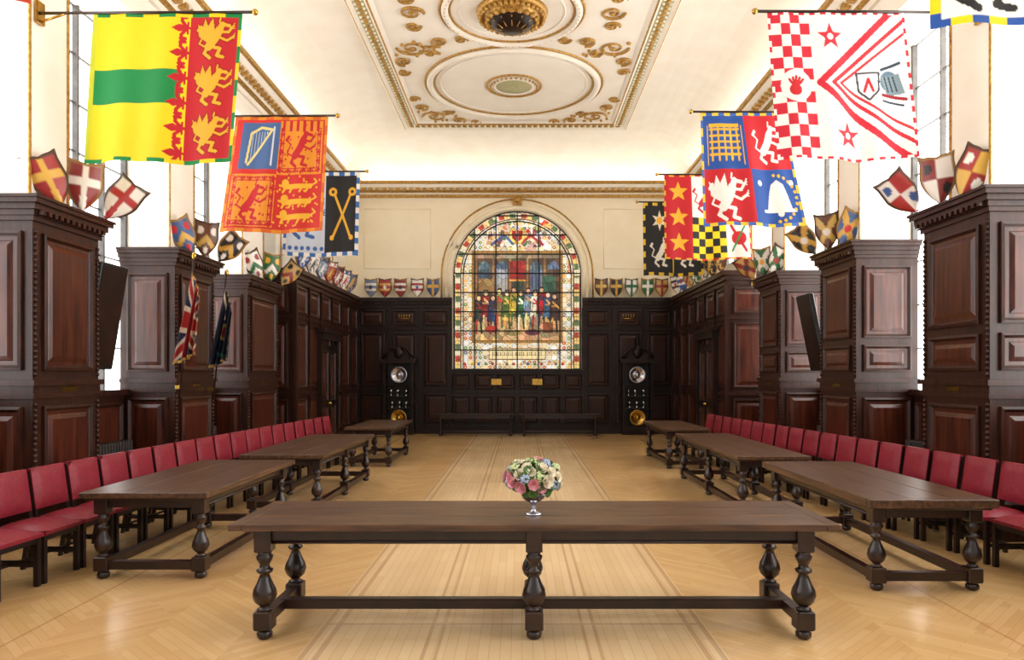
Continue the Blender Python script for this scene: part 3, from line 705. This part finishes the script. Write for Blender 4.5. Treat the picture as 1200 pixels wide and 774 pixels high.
def ytab(x0,x1,y0,y1,nl=2,th=.05): table('refectory_table',y1-y0,x1-x0,.76,nl,.16,'box',((x0+x1)/2,(y0+y1)/2),pi/2,th,.9)
ytab(-3.72,-2.64,6.1,8.5); ytab(-3.5,-2.45,9.0,12.2,3); ytab(-3.33,-2.4,13.7,16.1)
ytab(2.78,3.8,5.75,8.35,2,.07); ytab(2.64,3.55,8.85,12.4,3); ytab(2.66,3.5,13.4,15.8)
# ---------------- chairs
def chair():
    b=MB(); w=.215
    for s_ in(-1,1):
        b.box(.2,.24,s_*w-.02,s_*w+.02,0,.42,1)
        P=[(-.27,0),(-.2,.42),(-.27,.88)]
        for (xa,za),(xb,zb) in zip(P[:-1],P[1:]):
            b.add([(xa-.02,s_*w-.018,za),(xa+.01,s_*w-.018,za),(xa+.01,s_*w+.018,za),(xa-.02,s_*w+.018,za),(xb-.02,s_*w-.018,zb),(xb+.01,s_*w-.018,zb),(xb+.01,s_*w+.018,zb),(xb-.02,s_*w+.018,zb)],
             [(0,3,2,1),(4,5,6,7),(0,1,5,4),(1,2,6,5),(2,3,7,6),(3,0,4,7)],1)
        b.box(-.2,.22,s_*w-.012,s_*w+.012,.36,.42,1); b.box(-.22,.22,s_*w-.01,s_*w+.01,.16,.19,1)
    b.box(.205,.235,-w,w,.36,.42,1); b.box(-.22,-.19,-w,w,.36,.42,1); b.box(-.02,.0,-w,w,.165,.185,1)
    n=8; vs=[];fs=[]
    for i in range(n+1):
        for j in range(n+1):
            u,v=i/n*2-1,j/n*2-1; vs.append((.015+.245*u,.24*v,.435+.055*(1-u**4)*(1-v**4)+.005))
    for i in range(n):
        for j in range(n): fs.append((i*(n+1)+j,(i+1)*(n+1)+j,(i+1)*(n+1)+j+1,i*(n+1)+j+1))
    b.add(vs,fs,0,True); b.box(-.23,.26,-.24,.24,.41,.44,0)
    for face,sg in ((.028,1),(-.022,-1)):
        vs=[];fs=[]
        for i in range(n+1):
            for j in range(n+1):
                v,u=i/n,j/n*2-1; z=.53+.37*v; xb=-.2-.07*(z-.42)/.5
                d=(1-u**6)*(1-(2*v-1)**6); vs.append((xb+sg*(.016+.026*d),.225*u,z))
        for i in range(n):
            for j in range(n): fs.append((i*(n+1)+j,(i+1)*(n+1)+j,(i+1)*(n+1)+j+1,i*(n+1)+j+1))
        b.add(vs,fs,0,True)
    b.add([(-.2-.07*(z-.42)/.5+dx,y,z) for z in (.53,.9) for (dx,y) in((-.016,-.23),(.016,-.23),(.016,.23),(-.016,.23))],[(0,3,2,1),(4,5,6,7),(0,1,5,4),(1,2,6,5),(2,3,7,6),(3,0,4,7)],0)
    return b
me=None
def place(x,y,rz):
    global me
    if me is None:
        o=chair().build('red_dining_chair',[RED,CHF]); me=o.data; o.location=(x,y,0); o.rotation_euler=(0,0,rz)
    else: inst('red_dining_chair',me,(x,y,0),(0,0,rz))
N=20
for i in range(N):
    f=i/(N-1); y=5.3+9.6*f; x=-4.25+.5*f**1.2
    place(x,y,-.05+random.uniform(-.025,.025))
N=20
for i in range(N):
    f=i/(N-1); y=5.9+9.8*f; x=4.62-.75*f**.9
    place(x,y,pi+.06+random.uniform(-.025,.025))
for x0,x1 in ((-2.45,-.13),(-.05,2.3)):
    b=MB(); y0,y1=20.75,21.15
    b.bbox(x0,x1,y0,y1,.6,.65,0,.01); b.box(x0+.1,x1-.1,y0+.05,y0+.08,.5,.6); b.box(x0+.1,x1-.1,y1-.08,y1-.05,.5,.6)
    for x in (x0+.15,x1-.15):
        for y in(y0+.07,y1-.07):
            b.lathe(x,y,[(0,.035),(.05,.045),(.08,.03),(.2,.045),(.35,.03),(.45,.045),(.52,.035),(.6,.035)],12); 
        b.box(x-.025,x+.025,y0+.07,y1-.07,.1,.15)
    b.box(x0+.15,x1-.15,(y0+y1)/2-.03,(y0+y1)/2+.03,.1,.15)
    b.build('long_bench',[TABLEG])
# ---------------- shields
def shieldcv(k):
    pals=[((48,84,150),Wt,(170,40,40)),(Wt,(170,40,40),(48,84,150)),((40,104,60),Wt,Gd),((156,42,40),(210,166,70),Wt),(Bk,(210,166,70),Wt),(Wt,Bk,(170,40,40)),((60,90,140),(210,166,70),Rd),((196,160,90),(140,44,40),Bk),((140,48,44),Wt,Bk),(Wt,(40,104,60),(150,50,48)),((110,130,160),Wt,Bk),((104,64,44),(210,176,90),Wt)]
    a,b_,d=pals[(k*5)%12]; c=Cv(36,44,a); t=(k*7+k//6)%7
    if t==0: c.line([(.5,0),(.5,1)],.18,b_); c.line([(0,.4),(1,.4)],.16,b_)
    elif t==1: c.poly([(0,.75),(.5,.35),(1,.75),(1,.95),(.5,.55),(0,.95)],b_); c.disc(.25,.25,.11,d); c.disc(.75,.25,.11,d); c.disc(.5,.8,.09,d)
    elif t==2: c.rect(.5,0,1,.5,b_); c.rect(0,.5,.5,1,b_); c.disc(.25,.25,.12,d); c.disc(.72,.68,.12,d)
    elif t==3: c.line([(0,0),(1,1)],.2,b_); c.line([(1,0),(0,1)],.2,b_); c.disc(.5,.5,.12,d)
    elif t==4: beast(c,.5,.55,.6,b_); c.rect(0,0,1,.25,d); c.disc(.3,.13,.07,a); c.disc(.7,.13,.07,a)
    elif t==5: beast(c,.5,.48,.8,b_)
    else:
        c.line([(0,.3),(1,.3)],.14,b_); c.line([(0,.6),(1,.6)],.14,b_); c.star(.5,.45,.18,d)
    return c
shn=[0]
def shield(loc,nrm,roll,w=.44,h=.54,lean=.12):
    cv=shieldcv(shn[0]); shn[0]+=1; nu,nv=19,25; vs=[];cols=[]
    for j in range(nv):
        v=j/(nv-1)
        if v<.12: hw=.5-.25*v
        elif v<.4: hw=.47+.03*(v-.12)/.28
        else: q=(v-.4)/.6; hw=.5*(1-q**1.9)+.004
        for i in range(nu):
            u=i/(nu-1)*2-1; x=u*hw; vs.append((x*w,-.07*(1-u*u),(1-v)*h+ (.035*(abs(u)**3 - .5*math.exp(-(u/.2)**2))*max(0,1-v*6))))
            px=min(35,max(0,int((x+.5)*36))); py=min(43,int(v*44))
            col=cv.a[py,px]
            if abs(u)>.88 or j<=1: col=(150,112,56) if shn[0]%2 else (70,44,28)
            cols.append(col)
    fs=[(j*nu+i,j*nu+i+1,(j+1)*nu+i+1,(j+1)*nu+i) for j in range(nv-1) for i in range(nu-1)]
    me=bpy.data.meshes.new('heraldic_shield'); me.from_pydata(vs,[],fs); me.materials.append(SHP)
    at=me.color_attributes.new('Col','FLOAT_COLOR','POINT'); C=np.ones((len(vs),4)); C[:,:3]=lin(np.array(cols)); at.data.foreach_set('color',C.ravel())
    me.polygons.foreach_set('use_smooth',[True]*len(fs))
    o=bpy.data.objects.new('heraldic_shield',me); sc.collection.objects.link(o)
    so=o.modifiers.new('s','SOLIDIFY'); so.thickness=.03; so.offset=1
    ang=math.atan2(nrm[1],nrm[0])+pi/2
    o.matrix_world=Matrix.Translation(loc)@Matrix.Rotation(ang,4,'Z')@Matrix.Rotation(lean,4,'X')@Matrix.Rotation(roll,4,'Y')
for sg,F,piers,zt in ((-1,LX,PL,ZL),(1,RX,PR,ZR)):
    for a,b in piers[1:]:
        for i,(fy,rl) in enumerate(((.35,-.42),(.62,.08),(.98,.62))):
            y=a+.12+(b-a-.14)*fy
            shield((F-sg*(.0+.05*i),y,zt+.01),(-sg*.55,-.83,0),-sg*rl,.38,.56,.1)
for sg,F,FS in ((-1,FL,FSL),(1,FR,FSR)):
    for i in range(7):
        y=FS+.3+i*.75; shield((F-sg*.04,y,ZB+.01),(-sg*.75,-.66,0),-sg*.15,.4,.56)
for x in (-4.45,-4.03,-3.57,-3.07,-2.6,2.4,2.85,3.3,3.78,4.2): shield((x,BY-.2,ZB+.01),(0,-1,0),0,.4,.54,.05)
# ---------------- standards
def standard(x,y,z0,z1,cv,wid):
    root=bpy.data.objects.new('regimental_flag',None); sc.collection.objects.link(root)
    p=MB(); top=(x+.22,y,z1+.25); bot=(x+.0,y,z0-.5); p.tube([bot,top],.014,8,0); p.ball(top,.035,1,8,5,(1,1,1.6)); p.box(LX+.055,x+.02,y-.03,y+.03,z0-.35,z0-.3,1)
    o=p.build('pole',[TABLEG,BRASS]); o.parent=root
    nx,ny=cv.w,cv.h; U,V=np.meshgrid(np.linspace(0,1,nx),np.linspace(0,1,ny))
    px=x+.2+(-.1)*V; X=px+wid*(.08+U*.55*(.35+.65*V))-.17*V; Yy=y-.08-.09*np.sin(U*20)*(.3+V*.7)-.03*np.cos(U*7); Z=z1-(z1-z0)*V*(1-.12*U)-.3*U*(1-V)*wid/.4
    vs=np.stack([X,Yy,Z],-1).reshape(-1,3); idx=np.arange(nx*ny).reshape(ny,nx); F=np.stack([idx[:-1,:-1],idx[1:,:-1],idx[1:,1:],idx[:-1,1:]],-1).reshape(-1,4)
    m=bpy.data.meshes.new('flag_cloth'); m.from_pydata(vs.tolist(),[],F.tolist()); m.materials.append(CLOTH); at=m.color_attributes.new('Col','FLOAT_COLOR','POINT')
    C=np.ones((nx*ny,4)); C[:,:3]=lin(cv.a.reshape(-1,3)); at.data.foreach_set('color',C.ravel()); m.polygons.foreach_set('use_smooth',[True]*len(F))
    o=bpy.data.objects.new('cloth',m); sc.collection.objects.link(o); o.parent=root
uw=(196,176,154);ur=(150,36,36)
u=Cv(90,120,(36,40,70))
u.line([(0,0),(1,1)],.16,uw);u.line([(1,0),(0,1)],.16,uw);u.line([(0,0),(1,1)],.08,ur);u.line([(1,0),(0,1)],.08,ur)
u.line([(.5,0),(.5,1)],.32,uw);u.line([(0,.5),(1,.5)],.3,uw);u.line([(.5,0),(.5,1)],.22,ur);u.line([(0,.5),(1,.5)],.18,ur); u.border(.03,(190,150,70),(150,110,50),30)
standard(-5.0,10.62,1.9,3.25,u,.56)
u=Cv(90,120,(24,32,52)); u.disc(.5,.5,.2,(150,120,60),.13); u.disc(.5,.5,.12,(110,34,40),.08); u.border(.04,(150,120,60),(24,32,52),10); u.line([(0,0),(.4,.3)],.06,uw); u.line([(.2,.8),(.8,.9)],.05,(40,90,80))
standard(-4.96,11.7,1.85,3.15,u,.55)
# wall screens
for sg,xx,yy,W in ((-1,-5.33,9.3,LW),(1,5.12,12.75,RW)):
    b=MB(); b.bbox(-.04,.04,-.3,.3,-.68,.68,0,.012); b.box(-sg*.042,-sg*.045,-.27,.27,-.63,.63,1)
    root=bpy.data.objects.new('wall_mounted_screen',None); sc.collection.objects.link(root)
    o=b.build('screen',[BLACK,BLACKW],loc=(xx,yy,2.5),rot=(0,-.2 if sg>0 else .16,0)); o.parent=root
    k=MB(); k.tube([(W+sg*.05,yy,2.6),(xx+sg*.03,yy,2.6)],.03,8); k.box(W-sg*.0,W+sg*.06,yy-.1,yy+.1,2.45,2.75); o=k.build('bracket',[IRON]); o.parent=root
# ---------------- flowers
def flowers(cx,cy,z):
    root=bpy.data.objects.new('flower_arrangement',None); sc.collection.objects.link(root)
    v=MB(); v.lathe(cx,cy,[(0,.055),(.006,.057),(.014,.05),(.022,.02),(.04,.012),(.055,.018),(.065,.012),(.08,.022),(.095,.05),(.115,.075),(.14,.085),(.145,.09),(.148,.085)],28,0,cz=z)
    o=v.build('silver_compote',[SILVER]); o.parent=root
    PK=mat('pink_petal',L3(220,140,156),.6,noise=L3(236,182,188),nscale=30); CR=mat('cream_petal',L3(240,232,214),.6,noise=L3(230,218,190),nscale=30)
    BU=mat('blue_petal',L3(144,164,200),.6,noise=L3(184,198,220),nscale=30); LF=mat('leaf',L3(50,88,38),.5,noise=L3(90,126,58),nscale=30); GN=mat('green_hydrangea',L3(182,200,136),.6,noise=L3(212,222,176),nscale=30)
    b=MB()
    def petal(c,n,t,s,m,cup):
        n=n.normalized(); t=(t-n*t.dot(n)).normalized(); q=n.cross(t)
        vs=[];G=[(0,0,0),(.35,.3,.1),(.35,-.3,.1),(.75,.42,.35),(.75,0,.2),(.75,-.42,.35),(1.05,.2,.6),(1.05,-.2,.6)]
        for a,bb,h in G: vs.append(c+t*a*s+q*bb*s*1.15+n*h*s*cup)
        b.add(vs,[(0,1,4,2),(1,3,4),(2,4,5),(3,6,7,4),(4,7,5)],m,True)
    def rose(c,n,s,m):
        e=n.orthogonal().normalized()
        for lay,(cnt,sc_,cup) in enumerate(((7,1,.7),(6,.75,1.3),(5,.5,2.1),(4,.3,3.0))):
            for k in range(cnt):
                t=Matrix.Rotation(2*pi*k/cnt+lay*.6,3,n)@e; petal(c+n*s*.1*lay,n,t,s*sc_,m,cup)
    def hyd(c,n,s,m):
        for k in range(34):
            d=Vector((random.gauss(0,1),random.gauss(0,1),random.gauss(0,1))).normalized()
            if d.dot(n)<-.2: d=-d
            p=c+d*s; e=d.orthogonal().normalized()
            for q in range(4): petal(p,d,Matrix.Rotation(q*pi/2+k,3,d)@e,s*.27,m,.3)
    C=Vector((cx,cy,z+.25)); kinds=[0,1,1,2,0,4,1,0,2,1,4]
    n=46
    for k in range(n):
        y=1-(k+.5)/n*1.45; r=math.sqrt(max(0,1-y*y)); a=k*2.39996
        d=Vector((r*math.cos(a),r*math.sin(a),y)); j=random.uniform(.9,1.12); p=C+Vector((d.x*.165,d.y*.15,d.z*.12))*j
        kd=kinds[(k*5)%11]
        if kd in(2,4) : hyd(p,d,.034,kd)
        else: rose(p,d,random.uniform(.032,.048),kd)
        for q in range(3):
            e=Matrix.Rotation(random.uniform(0,6),3,d)@d.orthogonal().normalized(); petal(p+e*.02-d*.01,(d+e*.3),(e+d*.35),random.uniform(.06,.09),3,.2)
    b.ball(C,.13,3,12,8,(1.1,1,.85))
    o=b.build('blooms',[PK,CR,BU,LF,GN],recalc=False); o.parent=root
flowers(.09,5.05,.78)
# ---------------- world, camera
w=bpy.data.worlds.new('World'); sc.world=w; w.use_nodes=True; nt=w.node_tree
bg=nt.nodes['Background']; bg.inputs[0].default_value=(1,.97,.93,1); bg.inputs[1].default_value=.85
cam=bpy.data.cameras.new('camera'); co=bpy.data.objects.new('camera',cam); sc.collection.objects.link(co); sc.camera=co
co.location=(0,0,1.75); co.rotation_euler=(pi/2,0,0); cam.sensor_width=36; cam.lens=25.5; cam.shift_x=-10/1200; cam.shift_y=53/1200; cam.clip_start=.05
